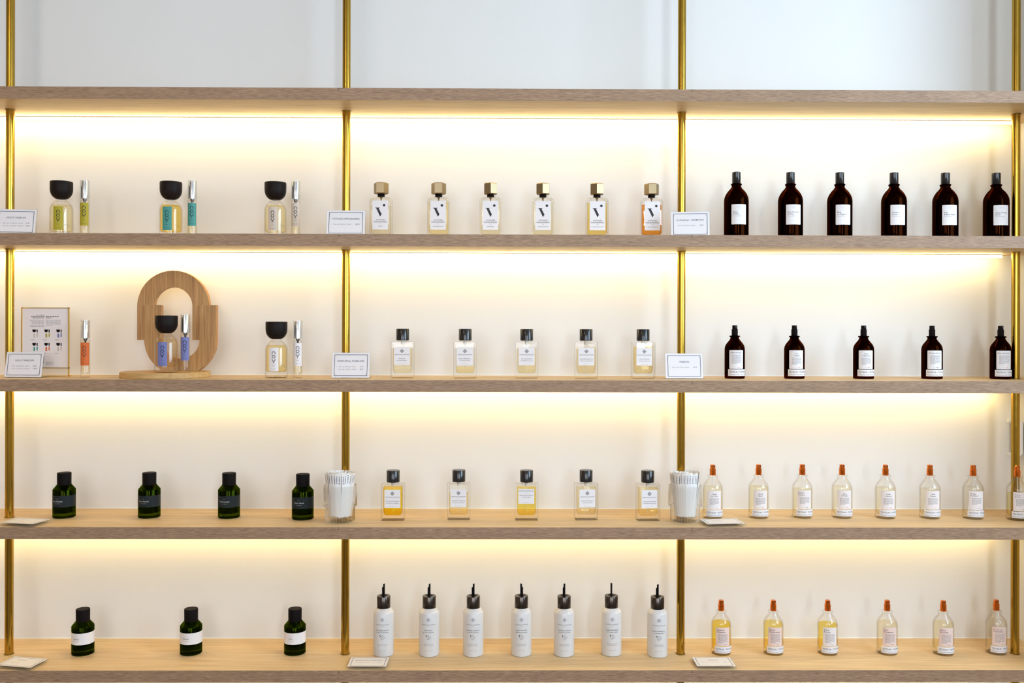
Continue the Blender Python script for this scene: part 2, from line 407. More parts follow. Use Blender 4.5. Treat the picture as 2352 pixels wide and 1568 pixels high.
# ------------------------------------------------------------------ placing
def spot(i, u, vbase=None, r=0.028, y=0.12):
    """shelf i, centre pixel u; vbase = lowest pixel of the base front, r = half depth"""
    z = SZ[i]
    if vbase is not None and i > 2: y = at(u, vbase, z=z).y + r
    elif i == 2: y = .086 if r < .01 else .118
    y = min(max(y, r + 0.004), W - r - 0.004)
    v = 1.0
    p = at(u, 757, y=y)
    # account for the slight roll: use the row of the object's middle
    row = HOR + (CZ - z - 0.06) * F / (D + y)
    p = at(u, row, y=y)
    return (p.x, y, z)

# ------------------------------------------------------------------ bottle builders
def shell(prof_o, prof_i, n=32):
    b = B(); b.loft([circ(max(r, 1e-5), z, n) for r, z in prof_o + prof_i]); return inner(b, n, len(prof_o))

def flacon(i, u, vb, col, labmat, lab, cat_lab, spray=None, y=None, zoff=0.0, name_ink='ink', yy=0.12):
    """round perfume flacon with a dark bowl-shaped cap"""
    x, yp, z = spot(i, u, vb, 0.0295, yy)
    if y is not None: yp = y; x = at(u, 820, y=y).x
    t = thing('perfume_bottle', lab, 'perfume bottle', (x, yp, z + zoff), group='round flacons with bowl caps')
    R = 0.0292
    def g():
        return shell([(R - .002, 0), (R, .002), (R, .074), (R - .0012, .081), (R - .005, .0885), (R - .011, .0945), (.0145, .0975), (.0138, .1005)],
                     [(.011, .1005), (.011, .0975), (R - .013, .0925), (R - .007, .087), (R - .0035, .080), (R - .0022, .073), (R - .0022, .019), (R - .006, .0155), (0, .0145)]).mesh('glass_body', [M['glass'], M['glass_in']])
    obj('glass_body', cached('fl_g', g), t)
    b = B(); q = .0003; zl = 0.0855
    b.lathe([(0, .0145 + q), (R - .006 - q, .0155 + q), (R - .0022 - q, .019 + q), (R - .0022 - q, .073), (R - .0035 - q, .080), (R - .0065 - q, zl)])
    obj('perfume', b.mesh('perfume', [liquid(col)]), t)
    def c():
        b = B(); pts = [(0.0095, .1015)] + [(0.0285 * math.sin(a) if a < PI / 2 else .0285, .1015 + .0255 - .0255 * math.cos(a)) for a in [PI / 2 * k / 10 for k in range(4, 11)]]
        pts = [(0.0105, .1012), (.0165, .1035), (.0215, .108), (.0252, .1135), (.0274, .120), (.0282, .127), (.0283, .1455), (.0276, .1475), (.0, .1478)]
        b.lathe(pts); return b.mesh('cap', [M['wcap']])
    obj('cap', cached('fl_c', c), t)
    d = Decal([M[labmat], M['ink'], M['grey']]); x0, x1 = -.0125, .0125
    d.rect(x0, x1, .0175, .0795, 0, nx=6)
    nlogo(d, 0, .0655, .0043)
    d.rect(-.0045, .0045, .0355, .0359, 2, .0002); d.text('extrait', 0, .0318, .0018, 1); d.rect(-.004, .004, .0292, .0296, 2, .0002)
    d.text('eau de parfum', 0, .0225, .0016, 1, bold=.02); d.rect(-.005, .005, .0195, .0201, 1, .0002)
    d.build('label', t, R, 0.16 if x < -1.1 else -.01)
    d = Decal([M['ink']]); d.text('100 ml / 3.4 fl oz', 0, .031, .0016, 0); d.text('FR 75', .003, .0268, .0018, 0, bold=.03)
    d.build('print', t, R, 0.95)
    return t

def nlogo(d, x, z, r):
    w = r * .30
    d.arc(x, z, r - w, r + w * .2, 0, PI, 1); d.rect(x - r - w * .2, x - r + w, z - r * .8, z, 1, .0002); d.rect(x + r - w, x + r + w * .2, z - r * .8, z, 1, .0002)
    z2 = z - r * 2.15; d.arc(x, z2, r - w, r + w * .2, 0, 2 * PI, 1, 18)
    z3 = z2 - r * 1.6; d.rect(x - r - w * .2, x - r + w, z3 - r * .3, z3 + r * .3, 1, .0002); d.rect(x + r - w, x + r + w * .2, z3 - r * .3, z3 + r * .3, 1, .0002)
    d.arc(x, z3 - r * .3, r - w, r + w * .2, PI, 2 * PI, 1)
    d.rect(x - w * .4, x + w * .4, z3 - r * 2.7, z3 - r * 1.1, 1, .0002); d.rect(x - r * .7, x + r * .7, z3 - r * 1.9, z3 - r * 1.65, 1, .0002)

def vial(i, u, vb, labmat, lab, y=None, zoff=0.0, yy=0.12):
    x, yp, z = spot(i, u, vb, 0.012, yy)
    if y is not None: yp = y; x = at(u, 820, y=y).x
    t = thing('travel_spray', lab, 'perfume spray', (x, yp, z + zoff), group='slim travel sprays with chrome caps')
    R = 0.0119
    def g():
        return shell([(R - .001, 0), (R, .001), (R, .0985), (R - .001, .100), (.0065, .1005), (.0065, .1035)], [(.005, .1035), (.005, .0985), (R - .0018, .0975), (R - .0014, .014), (R - .004, .0095), (0, .0085)], 28).mesh('glass_body', [M['glass'], M['glass_in']])
    obj('glass_body', cached('vi_g', g), t)
    b = B(); q = .0003; b.lathe([(0, .0085 + q), (R - .004 - q, .0095 + q), (R - .0014 - q, .014), (R - .0018 - q, .088)], n=28)
    obj('perfume', b.mesh('perfume', [liquid((0.98, .93, .78))]), t)
    def c(): b = B(); b.lathe([(.0088, .1035), (.0092, .104), (.0092, .148), (.0086, .1488), (0, .149)], n=28); return b.mesh('pump_cap', [M['chrome']])
    obj('pump_cap', cached('vi_c', c), t)
    def s(): b = B(); b.lathe([(0, .090), (.0022, .090), (.0028, .0965), (.0045, .0975), (.0045, .1032), (0, .1032)], n=16); return b.mesh('pump', [M['gun']])
    obj('pump', cached('vi_s', s), t)
    def oc(): return shell([(R, .1022), (R, .1505), (R - .0006, .151)], [(0, .151)][0:0] + [(0, .151), (0, .1498), (R - .0012, .1498), (R - .0012, .1022)], 28)
    def ocm():
        b = B(); b.loft([circ(r_, z_, 28) for r_, z_ in [(R - .0012, .1022), (R, .1022), (R, .1505), (R - .0006, .151), (.00001, .151), (.00001, .1499), (R - .0012, .1499), (R - .0012, .1022)]], cap0=False, cap1=False)
        return b.mesh('overcap', [M['acryl']], recalc=True)
    obj('overcap', cached('vi_o', ocm), t)
    d = Decal([M[labmat], M['ink'], M['grey']]); d.rect(-.0125, .0125, .031, .0915, 0, nx=12)
    nlogo(d, 0, .0785, .0043); d.rect(-.0045, .0045, .049, .0494, 2, .0002); d.text('extrait', 0, .0452, .0018, 1); d.rect(-.004, .004, .0425, .0429, 2, .0002)
    d.text('eau de parfum', 0, .0365, .0016, 1, bold=.02); d.rect(-.005, .005, .0335, .0341, 1, .0002)
    d.build('label', t, R, .12 - .1 * x)
    return t

def hexbottle(u, col, lev, rot, text, lab, yy=0.12):
    x, yp, z = spot(1, u, None, .018, yy)
    t = thing('perfume_bottle', lab, 'perfume bottle', (x, yp, z), random.uniform(-.02, .02), 'chamfered bottles with hexagonal caps')
    hw, hd = .0295, .0175
    def g():
        rs = [octo(hw - .006, hd - .004, 0, .005), octo(hw - .001, hd - .001, .006, .006), octo(hw, hd, .008, .006), octo(hw, hd, .099, .006), octo(hw - .002, hd - .0015, .104, .006), octo(hw - .0075, hd - .005, .1085, .005), circ(.011, .1095), circ(.0085, .1115),
              circ(.006, .1115), circ(.006, .107), octo(hw - .010, hd - .006, .1045, .004), octo(hw - .004, hd - .003, .099, .005), octo(hw - .004, hd - .003, .016, .005), octo(hw - .008, hd - .006, .0115, .004)]
        # start every ring at the same corner direction
        fix = lambda r: r
        b = B(); b.loft([al(r) for r in rs]); inner(b, 32, 8); return b.mesh('glass_body', [M['glass'], M['glass_in']])
    def al(r):
        k = min(range(len(r)), key=lambda q: abs(math.atan2(r[q][1], r[q][0]) - 0.3)); return r[k:] + r[:k]
    obj('glass_body', cached('hx_g', g), t)
    b = B(); q = .0003; b.loft([al(octo(hw - .008 - q, hd - .006 - q, .0115 + q, .004)), al(octo(hw - .004 - q, hd - .003 - q, .016, .005)), al(octo(hw - .004 - q, hd - .003 - q, lev, .005))])
    obj('perfume', b.mesh('perfume', [liquid(col)]), t)
    def k(): b = B(); b.lathe([(.0095, .1112), (.0097, .1135), (.0088, .1155), (.0097, .1175), (.0097, .1195)]); return b.mesh('neck_collar', [M['matte']])
    obj('neck_collar', cached('hx_k', k), t)
    def c():
        b = B(); H = lambda r, z: [(r * math.cos(q * PI / 3), r * math.sin(q * PI / 3), z) for q in range(6)]
        b.loft([H(.0175, .1180), H(.0196, .1200), H(.0196, .1455), H(.0175, .1475)]); return b.mesh('hex_cap', [M['hex']], ang=10)
    obj('hex_cap', cached('hx_c', c), t, rz=rot)
    def s(): b = B(); b.lathe([(0, .100), (.0012, .100), (.0022, .106), (.005, .1105), (0, .1105)], n=16); return b.mesh('pump', [M['hex']])
    obj('pump', cached('hx_s', s), t)
    d = Decal([M['paper'], M['ink']]); d.rect(-.0205, .0205, .0225, .0985, 0)
    d.arc(.0100, .0865, .0, .0034, 0, 2 * PI, 1, 16)
    d.poly([(-.0135, .0800), (-.0120, .0800), (.0036, .0575), (.0018, .0570)][::1], 1) if False else None
    d.poly([(-.0138, .0803), (-.0128, .0792), (-.0106, .0785), (-.0005, .0565), (.0038, .0628), (-.0042, .0785), (-.0015, .0792), (-.0008, .0803)], 1)
    d.text('VOYAGES', 0, .0462, .0036, 1, width=.024); d.text('IMAGINAIRES', 0, .0408, .0036, 1, width=.034)
    d.text('PARIS', 0, .0368, .0013, 1); d.text(text, 0, .0302, .0020, 1, bold=.01)
    d.build('label', t, y=-hd)
    return t

def apothecary(i, u, vb, kind, col, lev, lines, lab, group, rz=0.0, al='l', big=False, logo='red', paper='lilac', y=None):
    """small round-shouldered tester bottle with pump, amber or clear glass"""
    x, yp, z = spot(i, u, vb, .0265, .11)
    t = thing('tester_bottle', lab, 'perfume bottle', (x, yp, z), rz, group)
    R = .0265
    def g():
        return shell([(R - .0025, 0), (R - .0006, .0012), (R, .004), (R, .078), (R - .0012, .085), (R - .004, .091), (R - .009, .0975), (R - .0135, .103), (.0108, .1085), (.0138, .1105), (.0142, .112), (.0134, .1135), (.0085, .114)],
                     [(.0068, .114), (.0068, .108), (.0105, .1030), (R - .0115, .0960), (R - .0062, .089), (R - .0034, .084), (R - .0022, .078), (R - .0022, .016), (R - .006, .0105), (0, .009)], 36).mesh('glass_body', [M['amber'], M['amber']] if kind == 'amber' else [M['glass'], M['glass_in']])
    obj('glass_body', cached('ap_' + kind, g), t)
    b = B(); q = .0003
    pr = [(0, .009 + q), (R - .006 - q, .0105 + q), (R - .0022 - q, .016)]
    if lev > .078: pr += [(R - .0022 - q, .078), (R - .0022 - q - (lev - .078) * .25, lev)]
    else: pr += [(R - .0022 - q, lev)]
    b.lathe(pr, n=36)
    obj('perfume', b.mesh('perfume', [liquid(col)]), t)
    cm = 'matte' if kind == 'amber' else 'copper'
    def c():
        b = B(); b.lathe([(.0078, .1135), (.0080, .114), (.0080, .1305), (.0074, .1312), (.0066, .1312)]); return b.mesh('pump_collar', [M[cm]])
    obj('pump_collar', cached('ap_c' + kind, c), t)
    def a(): b = B(); b.lathe([(.0062, .1312), (.0066, .1315), (.0066, .1405), (.0058, .1412), (0, .1412)]); return b.mesh('spray_button', [M[cm]])
    act = obj('spray_button', cached('ap_a' + kind, a), t)
    def nz():
        b = B(); b.lathe([(0, 0), (.0018, 0), (.0018, .0012), (0, .0012)], n=12); b.v = [(x_, -z_ - .0058, y_ + .1375) for x_, y_, z_ in b.v]; return b.mesh('nozzle', [M['nozzle' if kind == 'amber' else 'gun']])
    obj('nozzle', cached('ap_n' + kind, nz), act, rz=random.uniform(0.3, 1.1))
    def dt(): b = B(); b.lathe([(.0008, .013), (.0008, .1120)], n=8); b.v = [(x_ + (.112 - z_) * .06, y_, z_) for x_, y_, z_ in b.v]; return b.mesh('dip_tube', [M['dip']])
    if kind != 'amber': obj('dip_tube', cached('ap_d', dt), t)
    P = 'paper' if kind == 'amber' else paper
    d = Decal([M[P], M['ink'], M['grey'], M['red'], M['tan']])
    hw = .0195; zb = .0262
    d.rect(-hw, hw, zb, .0755, 0, nx=10, rad=.0018 if kind == 'amber' else 0)
    zt = .0675 if al == 'l' else .0655
    for k, s_ in enumerate(lines):
        if al == 'c': d.text(s_, 0, zt - k * .0052, .0031, 1, 'c', .022, width=min(.034, .0021 * len(s_) + .001))
        else: d.text(s_, -hw + .0035, zt - k * .0052, .0031, 1, 'l', .022, width=min(.032, .0021 * len(s_) + .001))
    d.para(-.0125, .0135, zt - .0045 - (len(lines) - 1) * .0052, 7 if not big else 9, .0027, .0011, 2, seed=int(u))
    li = 1 if logo == 'black' else 3
    d.text('100', -.0035 + .003, .0295, .0021, 4, 'r'); d.text('BON', .0002 + .003, .0295, .0021, li, 'l', .03)
    d.build('label', t, R, .02)
    d = Decal([M['paper'], M['navy']]); d.rect(-.0265, .0265, .0075, .0248, 0, nx=14)
    d.text('TESTEUR / TESTER', 0, .0162, .0040, 1, width=.047, bold=.005); d.text('Ne peut être vendu / Not for sale', 0, .0103, .0021, 1, width=.047, bold=.012)
    d.build('tester_sticker', t, R + .0002, .14)
    return t

def tall_amber(u, lines, sub, lab, yy=0.12):
    x, yp, z = spot(1, u, None, .032, yy)
    t = thing('perfume_bottle', lab, 'perfume bottle', (x, yp, z), math.atan2(-x, D) * .25 * 0 + (-x * .06), 'tall amber bottles on the second shelf')
    R = .0322
    def g():
        return shell([(R - .0025, 0), (R - .0006, .0012), (R, .004), (R, .103), (R - .001, .111), (R - .0045, .120), (R - .0105, .129), (R - .017, .136), (.0122, .141), (.0124, .1438), (.0143, .1458), (.0145, .1475), (.013, .149), (.0095, .1495)],
                     [(.0075, .1495), (.0075, .140), (.0125, .1345), (R - .0130, .127), (R - .0066, .1185), (R - .0034, .110), (R - .0024, .102), (R - .0024, .018), (R - .007, .0115), (0, .010)], 40).mesh('glass_body', [M['amber'], M['amber']])
    obj('glass_body', cached('ta_g', g), t)
    def p():
        b = B(); q = .0003; b.lathe([(0, .010 + q), (R - .007 - q, .0115 + q), (R - .0024 - q, .018), (R - .0024 - q, .102), (R - .0034 - q, .108)], n=40)
        return b.mesh('perfume', [liquid((.95, .78, .5))])
    obj('perfume', cached('ta_p', p), t)
    def c(): b = B(); b.lathe([(.0108, .1490), (.0112, .1496), (.0112, .1785), (.0104, .1795), (0, .1797)]); return b.mesh('cap', [M['black']])
    obj('cap', cached('ta_c', c), t)
    d = Decal([M['paper'], M['ink'], M['grey'], M['tan']]); hw = .0204
    d.rect(-hw, hw, .0378, .0905, 0, nx=10, rad=.0018)
    d.text("L'atelier", 0, .0832, .0028, 3, shear=.2); d.text('100BON', 0, .0800, .0013, 3)
    for k, s_ in enumerate(lines): d.text(s_, -hw + .0045, .0690 - k * .0052, .0033, 1, 'l', .018, shear=.15 * k, width=min(.0305, .0021 * len(s_) + .001))
    d.text(sub, -hw + .0045, .0592, .0019, 2, 'l')
    d.build('label', t, R, .03)
    return t

def boxbottle(i, u, vb, col, lev, text, by, lab, mark=True, shift=0.0, rz=0.0):
    x, yp, z = spot(i, u, vb, .0175, .1)
    t = thing('perfume_bottle', lab, 'perfume bottle', (x, yp, z), rz, 'rectangular clear bottles with black caps')
    hw, hd = .0305, .0175
    def g():
        b = B(); b.loft([rrect(hw - .0015, hd - .0015, 0, .002), rrect(hw, hd, .0015, .003), rrect(hw, hd, .0945, .003), rrect(hw - .001, hd - .001, .0957, .003), circ(.0135, .0962), circ(.0125, .0985), circ(.0105, .0995),
                         circ(.0068, .0995), circ(.0068, .0935), rrect(hw - .0075, hd - .0055, .0915, .003), rrect(hw - .0055, hd - .004, .0885, .003), rrect(hw - .0062, hd - .004, .026, .003), rrect(hw - .0075, hd - .0045, .0165, .004), rrect(hw - .0115, hd - .007, .0130, .004)])
        inner(b, 32, 7)
        return b.mesh('glass_body', [M['glass'], M['glass_in']])
    obj('glass_body', cached('bx_g', g), t)
    q = .0003; b = B(); b.loft([rrect(hw - .0115 - q, hd - .007 - q, .0130 + q, .004), rrect(hw - .0075 - q, hd - .0045 - q, .0165 + q, .004), rrect(hw - .0062 - q, hd - .004 - q, .026, .003), rrect(hw - .0056 - q - .0003, hd - .004 - q, lev, .003)])
    obj('perfume', b.mesh('perfume', [liquid(col)]), t)
    def c(): b = B(); b.lathe([(.0165, .0992), (.0172, .1000), (.0172, .1288), (.0163, .1300), (.0, .1300)], n=40); return b.mesh('cap', [M['black']])
    obj('cap', cached('bx_c', c), t)
    def dt(): b = B(); b.lathe([(0, .018), (.0009, .018), (.0009, .088), (.0045, .089), (.0055, .098), (0, .098)], n=12); return b.mesh('pump', [M['dip']])
    obj('pump', cached('bx_d', dt), t)
    d = Decal([M['paper'], M['ink'], M['grey'], M['lgrey']]); w2 = .0208; zt = .0812 if mark else .0835
    zb = .0342 if mark else .0445
    d.rect(-w2, w2, zb, zt, 0)
    if mark:
        c_ = .0712; d.diamond(0, c_, .0058, 2); d.text('E', 0, c_ - .0020, .0040, 3, lift=.0003); zz = .0608
    else: zz = .0770
    d.text('ESSENTIAL PARFUMS', 0, zz, .0021, 1, width=.037); d.text('PARIS', 0, zz - .0028, .0011, 2)
    z2 = .0500 if mark else .0655
    d.text(text, 0, z2, .0023, 1, bold=.006, width=min(.035, .0024 * len(text))); d.text(by, 0, z2 - .0048, .0023, 1, shear=.25, width=min(.034, .0017 * len(by)))
    d.text('100 ml  3.4 fl oz', 0, zb + .0030, .0014, 2, width=.018)
    d.build('label', t, y=-hd, x=shift)
    return t

def green_bottle(i, u, vb, text, labmat, inkmat, lab, sub='EAU DE PARFUM'):
    x, yp, z = spot(i, u, vb, .0285, .1)
    t = thing('perfume_bottle', lab, 'perfume bottle', (x, yp, z), 0, 'dark green bottles with black caps')
    R = .0283
    def g():
        return shell([(R - .002, 0), (R, .002), (R, .0735), (R - .0008, .0750), (.0190, .0852), (.0185, .0862)],
                     [(.008, .0862), (.008, .083), (R - .006, .0748), (R - .0026, .0725), (R - .0022, .016), (R - .005, .0125), (0, .0120)], 40).mesh('glass_body', [M['green'], M['green']])
    obj('glass_body', cached('gr_g', g), t)
    def p():
        b = B(); q = .0003; b.lathe([(0, .012 + q), (R - .005 - q, .0125 + q), (R - .0022 - q, .016), (R - .0025 - q, .064)], n=40); return b.mesh('perfume', [liquid((.95, .9, .7))])
    obj('perfume', cached('gr_p', p), t)
    def c(): b = B(); b.lathe([(.0165, .0855), (.0175, .0862), (.0177, .1165), (.0170, .1178), (.0, .1178)], n=40); return b.mesh('cap', [M['matte']])
    obj('cap', cached('gr_c', c), t)
    d = Decal([M[labmat], M[inkmat], M['grey'], M['slate']]); d.rect(-.080, .080, .0300, .0600, 0, nx=48)
    tx = -.005
    d.text('100 ml', tx, .0512, .0015, 2 if inkmat == 'ink' else 2); d.text(text, tx, .0438, .0036, 1, bold=.03, width=min(.028, .0026 * len(text))); d.text(sub, tx, .0388, .0015, 2)
    d.build('label', t, R, -.02)
    d = Decal([M['slate']]); d.rect(-.012, .012, .0605, .0655, 0, nx=6); d.build('batch_sticker', t, R - .0024, -.40) if False else None
    return t

def refill(u, vb, text, by, lab, rot=0.0, rz=0.0):
    x, yp, z = spot(4, u, vb, .027, .12)
    t = thing('refill_bottle', lab, 'refill bottle', (x, yp, z), rz, 'white refill bottles with dark collars')
    R = .0270
    def g(): b = B(); b.lathe([(R - .0025, 0), (R - .0006, .0010), (R, .0035), (R, .1120), (R - .0012, .1145), (.0215, .1205), (.0175, .1225), (.0165, .1250)], n=44); return b.mesh('body', [M['white']])
    obj('body', cached('rf_g', g), t)
    def c(): b = B(); b.lathe([(.0165, .1232), (.0176, .1240), (.0178, .1538), (.0170, .1550), (.0092, .1550), (.0092, .1500), (0, .1500)], n=40); return b.mesh('collar', [M['gun']])
    obj('collar', cached('rf_c', c), t)
    def s():
        b = B(); b.lathe([(.0078, .1500), (.0078, .1545), (.0035, .1556), (0, .1556)], n=20)
        b.loft([circ(.0025, .152, 14, .0008), [(a, q, zz + .0012 * (a / .0025)) for a, q, zz in circ(.0025, .1855, 14, .0008)]])
        b.loft([circ(.0018, .152, 12, -.0026), circ(.0018, .1770, 12, -.0026)])
        return b.mesh('pouring_spout', [M['matte']])
    obj('pouring_spout', cached('rf_s', s), t, rz=rot)
    d = Decal([M['white'], M['ink'], M['grey'], M['lgrey']])
    c_ = .0985; d.diamond(0, c_, .0062, 3); d.text('E', 0, c_ - .0021, .0042, 2, lift=.0003)
    d.text('ESSENTIAL PARFUMS', 0, .0840, .0024, 2, width=.037); d.text('PARIS', 0, .0808, .0012, 2)
    d.text(text, 0, .0690, .0026, 1, bold=.006, width=min(.034, .0027 * len(text))); d.text(by, 0, .0640, .0025, 1, shear=.25, width=min(.033, .0019 * len(by)))
    c_ = .0520
    r_ = .0063
    for a, b_ in (((-r_, c_), (0, c_ - r_)), ((0, c_ - r_), (r_, c_)), ((r_, c_), (0, c_ + r_)), ((0, c_ + r_), (-r_ * .5, c_ + r_ * .5))):
        dx, dz = b_[0] - a[0], b_[1] - a[1]; l = math.hypot(dx, dz); nx, nz = -dz / l * .00025, dx / l * .00025
        d.poly([(a[0] - nx, a[1] - nz), (b_[0] - nx, b_[1] - nz), (b_[0] + nx, b_[1] + nz), (a[0] + nx, a[1] + nz)], 1)
    d.poly([(-.0050, c_ + .0016), (-.0035, c_ + .0030), (-.0062, c_ + .0068), (-.0076, c_ + .0066)], 1); d.text('100', 0, c_ - .0005, .0018, 1); d.text('RECYC', 0, c_ - .0030, .0012, 2)
    d.text('RECHARGE PARFUM', 0, .0335, .0017, 2, width=.026); d.text('FRAGRANCE REFILL', 0, .0298, .0017, 2, width=.026)
    d.text('150 ml  5 fl oz', 0, .0165, .0017, 2, width=.020)
    d.build('print', t, R, -x * .0)
    return t

def tumbler(u, vb, lab, strips_lab, grp):
    x, yp, z = spot(3, u, vb, .037, .08)
    t = thing('glass_tumbler', lab, 'tumbler', (x, yp, z), 0, 'ribbed glass tumblers')
    def g():
        n = 240; am = .00055
        def fl(r, zz, a=am): return [((r + a * math.cos(60 * 2 * PI * k / n)) * math.cos(2 * PI * k / n), (r + a * math.cos(60 * 2 * PI * k / n)) * math.sin(2 * PI * k / n), zz) for k in range(n)]
        b = B(); b.loft([fl(.030, 0, 0), fl(.036, .0015), fl(.0380, .006), fl(.0380, .034), fl(.0385, .0375), fl(.0425, .0405), fl(.0428, .044), fl(.0428, .088, .0003), fl(.0425, .0945, 0), fl(.0415, .0950, 0),
                         fl(.0405, .0945, 0), fl(.0403, .046, 0), fl(.0385, .0420, 0), fl(.0358, .039, 0), fl(.0355, .016, 0), fl(.032, .0125, 0), fl(.001, .012, 0)])
        inner(b, n, 10)
        return b.mesh('tumbler', [M['tglass'], M['glass_in']])
    obj('glass_body', cached('tumbler', g), t)
    def st():
        b = B(); b.box(-.0040, .0040, -.0002, .0002, 0, .1115, 0)
        for k in range(7):
            h = [.0030, .0012, .0038, .0020, .0034, .0012, .0026][k]; z0 = .0870 + k * .0029
            b.box(-.0009, .0011, -.00034, -.0002, z0, z0 + min(h, .0023), 1)
        return b.mesh('scent_strip', [M['strip'], M['navy']])
    me = cached('strip', st)
    rnd = random.Random(int(u))
    for n, rb, rt in ((31, .0262, .0398), (25, .0215, .0325), (18, .0160, .0250), (12, .0100, .0170), (6, .0040, .0085)):
        for k in range(n):
            a = 2 * PI * (k + rnd.uniform(-.25, .25)) / n
            zb = .0132 + rnd.uniform(0, .001); lean = math.atan2(rt - rb, .112)
            o = bpy.data.objects.new('scent_strip', me); sc.collection.objects.link(o)
            o.matrix_world = Matrix.Translation((x + rb * math.cos(a), yp + rb * math.sin(a), z + zb)) @ Matrix.Rotation(a + PI / 2 + rnd.uniform(-.12, .12), 4, 'Z') @ Matrix.Rotation(lean + rnd.uniform(-.01, .01), 4, 'X') @ Matrix.Translation((0, 0, rnd.uniform(0, .004)))
            o['label'] = strips_lab; o['category'] = 'paper strip'; o['group'] = grp

def sign_art(title, rows, tw=None, bullets=True):
    w, h = .098, .066
    d = Decal([M['paper'], M['navy'], M['grey'], M['tan']])
    d.rect(-w / 2, w / 2, 0, h, 0)
    d.frame(-.0435, .0435, .0045, .0610, .0012, 1)
    for sx in (-1, 1):
        for z_ in (.0095, .0560): d.arc(sx * .0395, z_, .0006, .0014, 0, 2 * PI, 3, 8)
    if title: d.text(title, 0, .0415, .0046, 1, bold=.012, width=tw or min(.070, .0042 * len(title)))
    else: d.para(-.022, .022, .0450, 1, .004, .0022, 2, 3)
    for k, (a, b_) in enumerate(rows):
        zz = .0275 - k * .0070
        if a: d.text(a, -.031, zz, .0032, 2, 'l', width=min(.052, .0023 * len(a))); d.text(b_, .036 if len(b_) > 4 else .033, zz, .0034, 1, 'r', bold=.03)
        else: d.para(-.03, .03, zz, 1, .004, .0018, 3, 5 + k)
        if bullets: d.arc(-.0375, zz + .0014, 0, .0007, 0, 2 * PI, 2, 6)
    return d

def sign(i, u, vb, title, rows, lab, rz=0.0, tw=None, y=None, bullets=True):
    """acrylic holder standing on the shelf with a printed price card"""
    x, yp, z = spot(i, u, vb, .004, .05)
    if y is not None: yp = y; x = at(u, 520 if i == 1 else 840, y=y).x
    t = thing('price_sign', lab, 'sign', (x, yp, z), rz, 'standing price signs')
    lean = .20; w = .102
    b = B(); b.box(-w / 2, w / 2, 0, .0016, .0012, .069); b.v = [(p[0], p[1] + p[2] * math.sin(lean), p[2] * math.cos(lean)) for p in b.v]
    b.box(-w / 2, w / 2, 0, .034, 0, .0012)
    obj('acrylic_holder', b.mesh('acrylic_holder', [M['acryl']]), t)
    d = sign_art(title, rows, tw, bullets); h = d.build('price_card', t, y=-.0006, z=.0015)
    for v in h.data.vertices:
        yy, zz = v.co.y, v.co.z; v.co.y = yy * math.cos(lean) + zz * math.sin(lean); v.co.z = zz * math.cos(lean) - yy * math.sin(lean)
    return t

def flat_sign(i, u_back, v_back, title, rows, lab, rz=0.0, bullets=True, ub=None):
    z = SZ[i]; p = at(u_back, v_back, z=z + .008); y0 = .006; dep = .072
    yc = max(y0 + .069, 0)
    t = thing('price_sign', lab, 'sign', (p.x, .0415, z), rz, 'price signs lying flat on the shelves')
    w = .102
    b = B(); b.box(-w / 2, w / 2, -.0345, .0345, .0055, .0071).box(-w / 2, w / 2, -.0345, -.0330, .0001, .0055)
    b.box(-w / 2, w / 2, .033, .0345, .0001, .0055)
    obj('acrylic_holder', b.mesh('acrylic_holder', [M['acryl']]), t)
    d = sign_art(title, rows, None, bullets); h = d.build('price_card', t, y=0)
    for v in h.data.vertices:
        yy, zz = v.co.y, v.co.z; v.co.y = zz - .033; v.co.z = .0074 - yy * .6
    return t

exec_after = []
# ------------------------------------------------------------------ second shelf
flacon(1, 141, None, (.96, .93, .72), 'olive', 'round clear flacon with olive-yellow label and dark bowl cap on the second shelf', '')
vial(1, 194.5, None, 'olive', 'slim spray with olive-yellow label and chrome cap on the second shelf')
flacon(1, 392.5, None, (.97, .80, .30), 'teal', 'round flacon of golden perfume with teal label and dark bowl cap', '')
vial(1, 441.5, None, 'teal', 'slim spray with teal label and chrome cap on the second shelf')
flacon(1, 632.5, None, (.97, .91, .66), 'cream', 'round flacon with beige label and dark bowl cap, on the second shelf', '')
vial(1, 679, None, 'cream', 'slim spray with beige label and chrome cap, nearest the second brass pole')

HX = [(875.5, (.97, .95, .85), .086, -.04, 'ALBA 1ER', 'chamfered bottle of pale perfume with bronze hexagonal cap, leftmost of six'),
      (1007.5, (.98, .90, .62), .096, .03, 'THE ALCHEMIST NOTE', 'chamfered bottle of light yellow perfume, second from left of the six hexagonal-capped ones'),
      (1126.7, (.97, .93, .78), .094, PI / 6 + .03, 'LE GRAND JEU', 'chamfered bottle of pale perfume, third from left of the six hexagonal-capped ones'),
      (1247, (.97, .94, .80), .094, PI / 6 - .06, "L'ESCAPADE SAUVAGE", 'chamfered bottle of pale perfume, fourth from left of the six hexagonal-capped ones'),
      (1371, (.98, .85, .38), .095, PI / 6 - .10, 'LA COULEUR DE LA NUIT', 'chamfered bottle of bright yellow perfume with bronze hexagonal cap'),
      (1496.3, (.90, .45, .06), .091, .02, "L'EAU D'IMMORTELLE", 'chamfered bottle of deep orange perfume with bronze hexagonal cap')]
for a in HX: hexbottle(*a)

